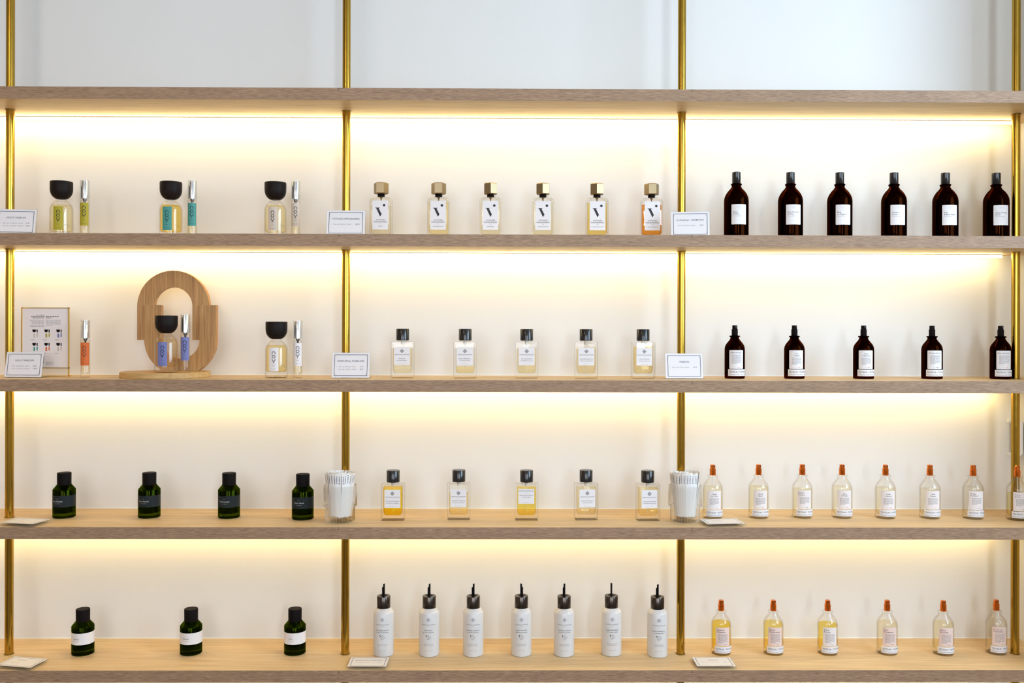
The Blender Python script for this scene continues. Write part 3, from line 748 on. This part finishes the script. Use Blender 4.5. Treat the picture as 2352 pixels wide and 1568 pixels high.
TA = [(1691.2, ['Ebène', '& Ambre'], 'By Serge de Oliveira', 'tall amber bottle with black cap, nearest the third brass pole'),
      (1815.5, ['Bois Oriental', '& Ylang'], 'By Serge Oliveira', 'tall amber bottle with black cap, second from left in its row of six'),
      (1928.6, ['Bois', 'de Mangrove'], 'By Margaux Le Paih', 'tall amber bottle with black cap, third from left in its row of six'),
      (2053.2, ['Incense', '& Cuir'], 'By Amandine Galliano', 'tall amber bottle with black cap, fourth from left in its row of six'),
      (2171.2, ['Rose', '& Black Pepper'], 'By Serge de Oliveira', 'tall amber bottle with black cap, fifth from left in its row of six'),
      (2288, ["Zeste d'Orange", '& Oud'], 'By Amandine Galliano', 'tall amber bottle with black cap beside the rightmost brass pole')]
for a in TA: tall_amber(*a)

sign(1, 34, None, 'NOUT PARFUM', [('Eau de Toilette 15ml :', '42 €'), ('Eau de Toilette 100ml :', '186 €')], 'white price sign at the left end of the second shelf', .10, y=.045)
sign(1, 793.5, None, 'VOYAGES IMAGINAIRES', [('Eau de Parfum 75ml :', '205 €')], 'white price sign in front of the second brass pole, beside the hexagonal-capped bottles', .03, y=.045)
sign(1, 1586, None, "L'Atelier 100BON", [('Eau de Parfum 50ml :', '78 €')], 'white price sign at the third brass pole, beside the tall amber bottles', -.12, y=.045, bullets=False)

# ------------------------------------------------------------------ third shelf
t = thing('wooden_display', 'wooden display of interlocked arch and loop on a round base', 'display stand', (at(380.5, 860, y=.125).x, .125, SZ[2]))
b = B(); b.lathe([(.1125, 0), (.1140, .0015), (.1140, .0138), (.1125, .0150)], n=96); obj('base_plate', b.mesh('base_plate', [M['ashx']]), t)
YA = .160; k_ = (D + YA) / F
x0_ = at(380.5, 860, y=.125).x
def zz_(v): return at(396, v, y=YA).z - SZ[2]
def xx_(u): return at(u, 760, y=YA).x - x0_
cxA, rO, rI = xx_(395.8), 82.2 * k_, 43.9 * k_; zA, zl = zz_(703.3), zz_(780.5)
def arcpts(cx, cz, r, a0, a1, n=40): return [(cx + r * math.cos(a0 + (a1 - a0) * q / n), cz + r * math.sin(a0 + (a1 - a0) * q / n)) for q in range(n + 1)]
def band(outer, inner, y0, y1, mats, name, par):
    b = B(); n = len(outer)
    for y_ in (y0, y1): b.v += [(p[0], y_, p[1]) for p in outer] + [(p[0], y_, p[1]) for p in inner]
    for q in range(n - 1):
        b.f += [(q, q + 1, n + q + 1, n + q), (2 * n + q, 3 * n + q, 3 * n + q + 1, 2 * n + q + 1), (q, 2 * n + q, 2 * n + q + 1, q + 1), (n + q, n + q + 1, 3 * n + q + 1, 3 * n + q)]
    b.f += [(0, n, 3 * n, 2 * n), (n - 1, 3 * n - 1, 4 * n - 1, 2 * n - 1)]; b.m = [0] * len(b.f)
    return obj(name, b.mesh(name, mats), par)
yo = YA - .125
band([(cxA - rO, zl)] + arcpts(cxA, zA, rO, PI, 0) + [(cxA + rO, zl)], [(cxA - rI, zl)] + arcpts(cxA, zA, rI, PI, 0) + [(cxA + rI, zl)], yo + .006, yo + .024, [M['ash']], 'arch_piece', t)
cxU = xx_(414); zU, zt = zz_(779.5), zz_(700.5); zbot = .0150
ri2 = 43.9 * k_; a_ = math.asin(min(1, (zU - zbot) / rO))
def cl(pts): return [(x, max(z, zbot - .0004)) for x, z in pts]
band([(cxU - rO, zt)] + cl(arcpts(cxU, zU, rO, PI, 2 * PI, 60)) + [(cxU + rO, zt)], [(cxU - ri2, zt)] + arcpts(cxU, zU, ri2, PI, 2 * PI, 60) + [(cxU + ri2, zt)], yo, yo + .018, [M['ash']], 'loop_piece', t)
flacon(2, 382, None, (.95, .88, .70), 'violet', 'round flacon with violet-blue label standing on the round wooden base', '', y=.075, zoff=.0150)
vial(2, 425.5, None, 'violet', 'slim spray with violet-blue label standing on the round wooden base', y=.080, zoff=.0150)
flacon(2, 635, 867.2, (.97, .85, .50), 'paper', 'round flacon with white label and dark bowl cap, right of the wooden arch', '')
vial(2, 684, 867.8, 'paper', 'slim spray with white label and chrome cap, right of the wooden arch')
vial(2, 196, 865.5, 'orange', 'slim spray with orange label, between the framed notice and wooden arch')

# framed notice
yF = .155; pc = at(104.5, 800, y=yF)
t = thing('framed_notice', 'gold-framed printed notice of product pictures at the left of the third shelf', 'framed notice', (pc.x, yF, SZ[2]))
wF = (159 - 51) / 2 * (D + yF) / F; hF = at(104.5, 706, y=yF).z - SZ[2]; hm = .0215
b = B(); f_ = .0022
b.box(-wF, wF, -.003, .003, hF - f_, hF).box(-wF, -wF + f_, -.003, .003, 0, hF).box(wF - f_, wF, -.003, .003, 0, hF).box(-wF, wF, -.003, .003, hm, hm + f_).box(-wF, wF, -.018, .018, 0, f_)
obj('frame', b.mesh('frame', [M['gold']]), t)
d = Decal([M['lilac'], M['ink'], M['grey'], M['olive'], M['violet'], M['teal'], M['orange'], M['cream'], M['wcap']])
d.rect(-wF + f_, wF - f_, hm + f_, hF - f_, 0)
d.text('Nout, l\'alliance', -.003, hF - .0215, .0024, 1, 'r', .02); d.para(-.040, -.003, hF - .0235, 2, .0036, .0016, 1, 4, 'r'); d.para(.001, .036, hF - .0235, 2, .0036, .0016, 1, 8)
d.para(-.043, -.003, hF - .0335, 6, .0034, .0011, 2, 14, 'r'); d.para(.001, .042, hF - .0335, 5, .0034, .0011, 2, 18)
cols = [[0, 3, 4], [5, 6, 7]]
for r_ in range(2):
    for c_ in range(3):
        cx_ = -.030 + c_ * .032; zt_ = hF - .0590 - r_ * .0360
        d.poly([(cx_ - .0048, zt_)] + [(cx_ - .0048 * math.cos(q), zt_ - .0030 - .0046 * math.sin(q)) for q in [PI * e / 8 for e in range(9)]] + [(cx_ + .0048, zt_)], 8)
        d.rect(cx_ + .0066, cx_ + .0094, zt_ - .0078, zt_, 8, .0002)
        cm_ = cols[r_][c_] or 2
        d.rect(cx_ - .0028 + .001, cx_ + .0018 + .001, zt_ - .0215, zt_ - .0110, cm_ if cm_ != 2 else 7, .0002); d.rect(cx_ + .0066, cx_ + .0098, zt_ - .0200, zt_ - .0100, cm_ if cm_ != 2 else 7, .0002)
        d.para(cx_ - .009, cx_ + .011, zt_ - .0270, 1, .003, .0012, 2, 30 + r_ * 3 + c_)
d.text('noutparfum.com', .001, hm + .0155, .0022, 1, 'l', .02); d.text('@nout_parfum', .001, hm + .0105, .0022, 1, 'l', 0, .2)
nl = Decal([M['lilac'], M['ink']])
nlogo(d, -.006, hm + .030, .0026)
d.build('printed_sheet', t, y=-.0005)

sign(2, 52.5, 865.5, 'NOUT PARFUM', [('Eau de Parfum 15ml :', '46 €'), ('Eau de Parfum 100ml :', '198 €')], 'white price sign standing in front of the framed notice', -.03, tw=.048)
sign(2, 805, 868, 'ESSENTIAL PARFUMS', [('Eau de Parfum 10ml :', '21 €'), ('Eau de Parfum 100ml :', '82 €')], 'white price sign on the third shelf in front of the second brass pole', 0)
sign(2, 1572.5, 868, '100BON', [('Eau de Parfum 50ml :', '59 €')], 'white price sign on the third shelf in front of the third brass pole', 0, tw=.026)

BX3 = [(924.8, 868.5, (.98, .93, .76), .0805, 'THE MUSC', 'by Calice Becker', 'clear rectangular bottle on the third shelf, next to the price sign, leftmost of five'),
       (1068.5, 868.5, (.98, .89, .62), .0300, 'BOIS IMPERIAL', 'by Quentin Bisch', 'clear rectangular bottle on the third shelf, nearly empty below its label'),
       (1209.6, 868.5, (.98, .90, .66), .0800, 'FIG INFUSION', 'by Nathalie Lorson', 'clear rectangular bottle on the third shelf, middle of the five'),
       (1346, 868.3, (.98, .89, .66), .0820, 'NICE BERGAMOTE', 'by Antoine Maisondieu', 'clear rectangular bottle on the third shelf, fourth from left of five'),
       (1477, 868.3, (.98, .86, .55), .0840, 'MON VETIVER', 'by Bruno Jovanovic', 'clear rectangular bottle on the third shelf, nearest the third brass pole')]
for k, (u, vb, c, l, tx, by, lab) in enumerate(BX3): boxbottle(2, u, vb, c, l, tx, by, lab, rz=[0, 0, -.01, -.03, .04][k])

AM = [(1687.5, 868, ['Ambre & Tonka'], 'l', 'red', True, 'small amber tester bottle, leftmost of five on the third shelf'),
      (1824.5, 868.7, ['Cuir', 'Végétal'], 'c', 'red', False, 'small amber tester bottle, second from left of five on the third shelf'),
      (1983.5, 869.5, ['Zeste', "d'Agrumes"], 'c', 'red', False, 'small amber tester bottle, middle of five on the third shelf'),
      (2140.6, 870.5, ['Vétiver & iris'], 'l', 'black', True, 'small amber tester bottle whose sticker sits below the label, fourth of five'),
      (2298.3, 871.5, ['Musc & Jasmin'], 'l', 'red', True, 'small amber tester bottle, right-hand end beside the rightmost brass pole')]
for u, vb, ln, al_, lg, bg, lab in AM:
    apothecary(2, u, vb, 'amber', (.95, .80, .5), .080, ln, lab, 'small amber tester bottles', -at(u, 800, y=.1).x * .12 , al_, bg, lg)

# ------------------------------------------------------------------ fourth shelf
for a in [(147.5, 1191.5, 'Iris Pallida', 'dark green bottle with dark label, leftmost of four on the fourth shelf'),
          (343, 1191.3, 'Ambre Patchouli', 'dark green bottle with dark label, second from left on the fourth shelf'),
          (526.2, 1192, 'Tonka Lavande', 'dark green bottle with dark label, third from left on the fourth shelf'),
          (695.5, 1195.3, 'Vétiver Santal', 'dark green bottle with dark label, standing beside the left tumbler')]:
    green_bottle(3, a[0], a[1], a[2], 'slate', 'silver', a[3])
tumbler(781.3, 1203, 'ribbed glass tumbler full of paper strips, left one, beside the green bottle', 'white printed paper scent strip standing in the left ribbed tumbler', 'scent strips in the left tumbler')
tumbler(1573.6, 1202.3, 'ribbed glass tumbler full of paper strips, right one, beside clear tester bottles', 'white printed paper scent strip standing in the right ribbed tumbler', 'scent strips in the right tumbler')
BX4 = [(903, 1196, (1, .77, .03), .0865, 'PATCHOULI MANIA', 'by Fabrice Pellegrin', True, 0, 'clear rectangular bottle full of deep golden perfume, right of the left tumbler'),
       (1053.8, 1194.5, (.98, .88, .58), .0690, 'DIVINE VANILLE', 'by Olivier Pescheux', True, 0, 'clear rectangular bottle of pale perfume on the fourth shelf, second of five'),
       (1209.4, 1195.6, (1, .86, .26), .0850, 'NEROLI BOTANICA', 'by Anne Flipo', False, -.001, 'clear rectangular bottle of yellow perfume, its shorter label without a diamond mark'),
       (1346, 1194.8, (.98, .92, .72), .0850, 'ROSE MAGNETIC', 'by Sophie Labbé', True, .001, 'clear rectangular bottle of nearly colourless perfume on the fourth shelf, fourth of five'),
       (1487.5, 1196.5, (.98, .89, .60), .0850, 'ORANGE X SANTAL', 'by Natalie Gracia-Cetto', True, .001, 'clear rectangular bottle standing left of the right tumbler')]
for k, (u, vb, c, l, tx, by, mk, sh, lab) in enumerate(BX4): boxbottle(3, u, vb, c, l, tx, by, lab, mk, sh, [0, 0, 0, .06, .07][k])
CL4 = [(1637, 1193, (.98, .94, .80), .083, ['Nuage', 'de Coton'], 'c', 'red', 'clear tester bottle with copper pump standing beside the right tumbler'),
       (1742.2, 1192.3, (.98, .93, .76), .083, ['Shell', 'Beach'], 'c', 'red', 'clear copper-pump tester bottle, second from left on the fourth shelf'),
       (1842.6, 1191.7, (.98, .93, .78), .076, ['Soleil', '& ambre'], 'l', 'black', 'clear copper-pump tester bottle, third from left on the fourth shelf'),
       (1934, 1192, (.98, .94, .82), .083, ['Bois', '& Poudre'], 'c', 'red', 'clear copper-pump tester bottle, fourth from left on the fourth shelf'),
       (2033.6, 1192.8, (.97, .93, .80), .080, ['Ambre', 'Sensuel'], 'c', 'red', 'clear copper-pump tester bottle, fifth from left on the fourth shelf'),
       (2135.6, 1193, (.98, .95, .86), .077, ['Glam', 'Flower'], 'c', 'red', 'clear copper-pump tester bottle, sixth from left on the fourth shelf'),
       (2235, 1194, (.98, .97, .92), .084, ['Mirage', 'du désert'], 'l', 'black', 'clear copper-pump tester bottle, seventh on the fourth shelf, beside the last one'),
       (2336, 1197, (.93, .90, .60), .069, ['Secret', 'garden'], 'l', 'black', 'clear tester bottle at the right frame edge, in front of the rightmost pole')]
for u, vb, c, l, ln, al_, lg, lab in CL4:
    apothecary(3, u, vb, 'clear', c, l, ln, lab, 'clear tester bottles with copper pumps', -at(u, 800, y=.1).x * .10, al_, False, lg)
flat_sign(3, 66, 1192, None, [(None, None)], 'price sign lying flat at the left end of the fourth shelf', -.22, False)
flat_sign(3, 1655, 1193, None, [(None, None)], 'price sign lying flat in front of the clear tester bottles, beside the right tumbler', .10, False)

# ------------------------------------------------------------------ lowest shelf
for a in [(190.5, 1508, 'Junior', 'dark green bottle with white label, leftmost on the lowest shelf'),
          (439, 1507.2, 'Marcel', 'dark green bottle with white label, middle of three on the lowest shelf'),
          (677.5, 1506.8, 'Léon', 'dark green bottle with white label, nearest the second brass pole')]:
    green_bottle(4, a[0], a[1], a[2], 'paper', 'ink', a[3], 'EAU DE PARFUM')
WR = [(881, 1509.5, 'NICE BERGAMOTE', 'by Antoine Maisondieu', 'white refill bottle behind the flat price sign, leftmost of seven', 0),
      (985.8, 1509.5, 'THE MUSC', 'by Calice Becker', 'white refill bottle, second from left of seven on the lowest shelf', 0),
      (1087, 1509.5, 'DIVINE VANILLE', 'by Olivier Pescheux', 'white refill bottle, third from left of seven on the lowest shelf', 0),
      (1197.5, 1509, 'MON VETIVER', 'by Bruno Jovanovic', 'white refill bottle, middle of seven on the lowest shelf', PI),
      (1295.5, 1509.6, 'ORANGE X SANTAL', 'by Natalie Gracia-Cetto', 'white refill bottle, fifth from left of seven on the lowest shelf', .6),
      (1404, 1508.3, 'ROSE MAGNETIC', 'by Sophie Labbé', 'white refill bottle, sixth from left of seven on the lowest shelf', PI / 2),
      (1510, 1511.3, 'BOIS IMPERIAL', 'by Quentin Bisch', 'white refill bottle nearest the third brass pole on the lowest shelf', 0)]
for u, vb, tx, by, lab, ro in WR: refill(u, vb, tx, by, lab, ro)
CL5 = [(1656.3, 1507, (.98, .78, .16), .083, ['Patchouli', '& labdanum'], 'black', 'pink', 'clear tester bottle of strong yellow perfume, behind the flat price sign'),
       (1776, 1507, (.98, .84, .34), .083, ['Néroli', '& petit grain'], 'black', 'pink', 'clear tester bottle of yellow perfume, second of six on the lowest shelf'),
       (1900.8, 1507, (.98, .82, .24), .079, ['Jasmin', '& ylang'], 'black', 'lilac', 'clear tester bottle of yellow perfume, third of six on the lowest shelf'),
       (2037.5, 1507, (.98, .92, .74), .083, ['Rose', '& bergamote'], 'black', 'pink', 'clear tester bottle of pale perfume with pink label, fourth of six on lowest shelf'),
       (2166.5, 1508, (.98, .93, .74), .083, ['Davana', '& vanille'], 'black', 'pink', 'clear tester bottle of pale perfume with peach label, fifth of six on lowest shelf'),
       (2288, 1505.8, (.98, .97, .93), .086, ['Eau de thé', '& gingembre'], 'black', 'pink', 'clear tester bottle of colourless liquid beside the rightmost pole, lowest shelf')]
for u, vb, c, l, ln, lg, pp, lab in CL5:
    apothecary(4, u, vb, 'clear', c, l, ln, lab, 'clear tester bottles with copper pumps', -at(u, 800, y=.1).x * .10, 'l', True, lg, pp)
flat_sign(4, 63, 1511, None, [(None, None)], 'price sign lying flat at the left end of the lowest shelf', -.20, False)
flat_sign(4, 849, 1512.5, 'ESSENTIAL PARFUMS', [('Recharge 150ml :', '62 €')], 'price sign lying flat in front of the leftmost white refill bottle', 0, True)
flat_sign(4, 1634, 1510, '100BON', [('Eau de Cologne 50ml :', '34 €')], 'price sign lying flat in front of the yellow tester bottles', 0, True)
